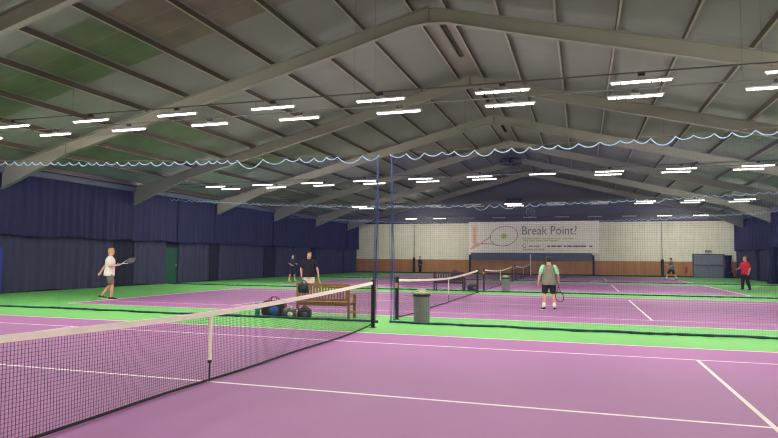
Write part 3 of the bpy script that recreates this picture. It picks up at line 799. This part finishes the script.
        hip = V((s*.088*stout, 0, .90)); kn = V(LG[key][0]); an = V(LG[key][1]); fyaw = LG[key][2]
        limb(body, [hip, kn, an], [.086*min(stout, 1.1), .054, .037])
        body.ball(kn.lerp(an, .3)+V((0, -.012, 0)), V((.054, .056, .09)), 10, 6)
        if long_legs: limb(pants, [hip, kn, kn.lerp(an, .92)], [.094*stout, .068, .052], .014)
        else: limb(pants, [hip.lerp(kn, .12), hip.lerp(kn, short_len)], [.084*stout, .078], .020)
        if not long_legs and socks:
            sk = MB(); limb(sk, [kn.lerp(an, .68), an+V((0, 0, -.01))], [.046, .040], .006); sk.build('sock', M[socks], t, smooth=True)
        f = V((math.sin(fyaw), math.cos(fyaw), 0)); si = V((f.y, -f.x, 0)); g = V((an.x, an.y, an.z-.09))
        tip = max(0, an.z-.10)
        sb = MB(); fo = lambda u, z: g+f*u+V((0, 0, z-(tip*.9*max(0, u)/.2 if tip else 0)))
        sb.loft([(fo(-.085, .045), si*.022, V((0, 0, .03))), (fo(-.07, .05), si*.036, V((0, 0, .048))), (fo(-.01, .055), si*.040, V((0, 0, .053))), (fo(.05, .047), si*.044, V((0, 0, .043))), (fo(.11, .036), si*.050, V((0, 0, .033))), (fo(.165, .03), si*.044, V((0, 0, .026))), (fo(.195, .028), si*.02, V((0, 0, .015)))], 14)
        so = sb.build('shoe', M[shoes], t, smooth=True)
        lb = MB(); lb.loft([(fo(-.088, .008), si*.02, f*.006), (fo(-.088, .02), si*.02, f*.006)], 6)
        lb = MB(); ring = []
        for zz in (.002, .02):
            for u, ww in ((-.09, .02), (-.06, .04), (.05, .047), (.11, .053), (.17, .045), (.2, .018)): pass
            ring.append([fo(u, zz)+si*ww*sd for sd, seq in ((1, ((-.09, .02), (-.06, .04), (.05, .047), (.11, .053), (.17, .045), (.2, .018))), (-1, ((.2, .018), (.17, .045), (.11, .053), (.05, .047), (-.06, .04), (-.09, .02)))) for u, ww in seq])
        lb.poly(list(reversed(ring[0]))); lb.poly(ring[1])
        for i in range(12): lb.quad(ring[0][i], ring[0][(i+1) % 12], ring[1][(i+1) % 12], ring[1][i])
        lb.build('sole', M['shoe_w'], so)
    voxel(body, vox, 'body', M[skin], t)
    voxel(cloth, vox*1.3, top_name, M[top], t)
    pass
    voxel(pants, vox*1.3, 'trousers' if long_legs else 'shorts', M[bottom], t)
    hb = MB(); g = 0 if hair_full else -.006
    hb.loft([(hp((0, yo_, z)), q @ V((rx+g, 0, 0)), q @ V((0, ry+g, 0))) for z, rx, ry, yo_ in HAIR], 16)
    hb.build('hair', M[hair], t, smooth=True)
    for s in (-1, 1):
        eb = MB(); eb.ball(hp((s*.030, .085, .012)), V((.013, .010, .008)), 8, 6); eb.build('eye', M['eye'], t, smooth=True)
    mbm = MB(); mbm.ball(hp((0, .083, -.068)), V((.024, .012, .007)), 8, 6); mbm.build('mouth', M['lip'], t, smooth=True)
    bpy.context.view_layer.update()
    mw = MX.Translation(V(loc)) @ MX.Rotation(rz, 4, 'Z') @ MX.Scale(H/1.75, 4)
    return mw, hands
def racket(label, mw, hand, direc, normal, m_frame, m_grip='grip', m_throat=None):
    """grip passes through the hand; direc and normal are in the person's own axes"""
    p = mw @ hand[0]; d = (mw.to_3x3() @ V(direc)).normalized(); n = (mw.to_3x3() @ V(normal)); n = (n-d*n.dot(d)).normalized(); x = d.cross(n)
    t = thing('tennis_racket', label, 'tennis racket')
    t.matrix_world = MX.Translation(p-d*.09) @ MX((( x.x, d.x, n.x, 0), (x.y, d.y, n.y, 0), (x.z, d.z, n.z, 0), (0, 0, 0, 1)))
    b = MB(); b.loft([((0, -.01, 0), (.019, 0, 0), (0, 0, .019)), ((0, .01, 0), (.016, 0, 0), (0, 0, .014)), ((0, .2, 0), (.015, 0, 0), (0, 0, .013))], 8); b.build('grip', M[m_grip], t)
    b = MB(); b.tube([(.13*math.cos(a*PI/18), .515+.17*math.sin(a*PI/18), 0) for a in range(36)], .013, 6, closed=True); b.build('hoop', M[m_frame], t, smooth=True)
    b = MB()
    for s in (-1, 1): b.tube([(s*.008, .19, 0), (s*.03, .27, 0), (s*.075, .36, 0), (s*.1, .405, 0)], .011, 6)
    b.build('throat', M[m_throat or m_frame], t, smooth=True)
    b = MB()
    for k in range(-7, 8):
        xx = k*.0165; l = .17*math.sqrt(max(0, 1-(xx/.13)**2)); b.bar((xx, .515-l, 0), (xx, .515+l, 0), .0012, .0012, (0, 0, 1))
    for k in range(-8, 9):
        yy = k*.019; l = .13*math.sqrt(max(0, 1-(yy/.17)**2)); b.bar((-l, .515+yy, 0), (l, .515+yy, 0), .0012, .0012)
    b.build('strings', M['string'], t)

# 1 the player in white at the left, walking to the right, racket held out
mw, h = person('blond person in white polo shirt and grey shorts walking near the left curtains', (-11.88, 11.08, 0), (.86, .5), 1.88, lean=.03, hair='h_blond',
    arms={'R': ((.25, .04, 1.13), (.19, .25, 1.17)), 'L': ((-.27, -.20, 1.16), (-.28, -.34, .93))},
    legs={'R': ((.10, .12, .50), (.11, .10, .09), 0), 'L': ((-.10, .02, .48), (-.11, -.26, .13), 0)}, top='c_white', bottom='c_khaki', shoes='shoe_b', socks=None, short_len=.80, stout=1.14, vox=.007, top_name='polo_shirt', curl=(1.7, .8))
racket('white throated racket with dark hoop held by the person in white', mw, h['R'], (0, 1, .40), (.8, 0, .6), 'r_black', 'r_white', 'r_white')
# 2 the player in black behind the bench
mw, h = person('dark haired person in black t-shirt and cream shorts standing behind the golden brown bench', (-5.2, 13.9, 0), (.55, -.75), 1.83, hair='h_black', skin='skin',
    arms={'R': ((.27, -.05, 1.13), (.27, .04, .88)), 'L': ((-.29, .03, 1.14), (-.33, .12, .90))}, head_yaw=.5, top='c_black', bottom='c_cream', shoes='shoe_w', stout=1.14, vox=.007, curl=(.8, 1.7))
racket('yellow racket held low by the person in black behind the bench', mw, h['L'], (-.25, .35, -1), (1, 0, .3), 'r_yel', 'r_yel')
# 3 the player in dark clothes further back at the left
person('person in dark t-shirt and dark shorts stepping sideways by the far left curtains', (-13.65, 29.15, 0), (.75, -.35), 1.76, lean=.06, hair='h_black',
    arms={'R': ((.26, .0, 1.15), (.2, .22, 1.05)), 'L': ((-.25, .05, 1.15), (-.16, .28, 1.12))},
    legs={'R': ((.17, .05, .50), (.24, 0, .09), .2), 'L': ((-.17, .05, .50), (-.26, -.05, .09), -.2)}, top='c_navy', bottom='c_navy', socks='c_yel', shoes='c_yel', vox=.01)
# 4 the player seen from behind
mw, h = person('person seen from behind in grey t-shirt with mint sleeves and black shorts', (3.62, 12.85, 0), (-.12, 1), 1.70, hair='h_black', stout=1.12,
    arms={'R': ((.285, -.02, 1.13), (.32, .10, .90)), 'L': ((-.285, -.02, 1.13), (-.33, .05, .89))},
    legs={'R': ((.14, .02, .50), (.17, -.01, .09), .2), 'L': ((-.14, .02, .50), (-.17, .0, .09), -.35)}, top='c_grey', sleeve='c_mint', bottom='c_black', shoes='shoe_b', short_len=.74, vox=.007, curl=(1.7, .9))
racket('dark racket hanging from the right hand of the person in grey and mint', mw, h['R'], (.12, .35, -1), (.45, 1, .2), 'r_black', 'r_black')
# 5 the player in red
mw, h = person('bald person in red t-shirt and black trousers standing near the right wall curtains', (13.05, 30.06, 0), (-.86, -.52), 1.80, hair='h_grey', hair_full=False, stout=1.14,
    arms={'R': ((.24, .10, 1.15), (.20, .32, 1.08)), 'L': ((-.29, -.02, 1.14), (-.30, .08, .90))},
    legs={'R': ((.13, .05, .50), (.16, .06, .09), .1), 'L': ((-.13, .03, .50), (-.18, -.08, .09), -.2)}, top='c_red', bottom='c_black', long_legs=True, shoes='shoe_b', vox=.009, curl=(1.7, .9))
racket('dark racket held forward by the person in red', mw, h['R'], (-.2, .9, -.25), (.3, 0, 1), 'r_black', 'r_black')
# 6 the player in grey far right
mw, h = person('person in mid grey t-shirt and black shorts striding by the far timber wall', (11.4, 45.1, 0), (-.95, -.25), 1.74, lean=.08, hair='h_black',
    arms={'R': ((.22, .14, 1.2), (.16, .40, 1.22)), 'L': ((-.25, .08, 1.15), (-.2, .28, 1.02))},
    legs={'R': ((.11, .26, .52), (.12, .42, .09), 0), 'L': ((-.11, -.08, .49), (-.12, -.36, .11), 0)}, top='c_mid', bottom='c_black', shoes='shoe_b', vox=.01)
# 7 the dark figure at the back wall
person('person in all dark clothes standing in front of the back wall beside a dark post', (-11.05, 52.4, 0), (.9, -.5), 1.72, hair='h_black', top='c_teal', bottom='c_black', long_legs=True, long_sleeves=True, shoes='shoe_b', vox=.012,
    arms={'R': ((.25, .0, 1.14), (.2, .16, .98)), 'L': ((-.25, .0, 1.14), (-.2, .16, .98))}, top_name='jacket')

# ------------------------------------------------------------------ camera, world, colour
f, cx, cy, cz, yaw, pitch, roll = 598.633, 4.6025, -6.7797, 1.6217, -.310618, .063717, .0075983
fw = V((math.sin(yaw)*math.cos(pitch), math.cos(yaw)*math.cos(pitch), math.sin(pitch)))
r = fw.cross(V((0, 0, 1))).normalized(); u = r.cross(fw)
r2 = r*math.cos(roll)+u*math.sin(roll); u2 = -r*math.sin(roll)+u*math.cos(roll)
cam = bpy.data.cameras.new('camera'); cam.sensor_width = 36; cam.lens = f/778*36; cam.clip_end = 200
co = bpy.data.objects.new('camera', cam); COL.objects.link(co)
co.matrix_world = MX(((r2.x, u2.x, -fw.x, cx), (r2.y, u2.y, -fw.y, cy), (r2.z, u2.z, -fw.z, cz), (0, 0, 0, 1)))
SC.camera = co
w = bpy.data.worlds.new('world'); SC.world = w; w.use_nodes = True
w.node_tree.nodes['Background'].inputs[0].default_value = (.6, .65, .7, 1); w.node_tree.nodes['Background'].inputs[1].default_value = .05
SC.view_settings.view_transform = 'Standard'; SC.view_settings.look = 'None'; SC.view_settings.exposure = 0.17
SC.cycles.sample_clamp_direct = 4.0; SC.cycles.filter_width = 1.2; SC.cycles.max_bounces = 8; SC.cycles.diffuse_bounces = 5
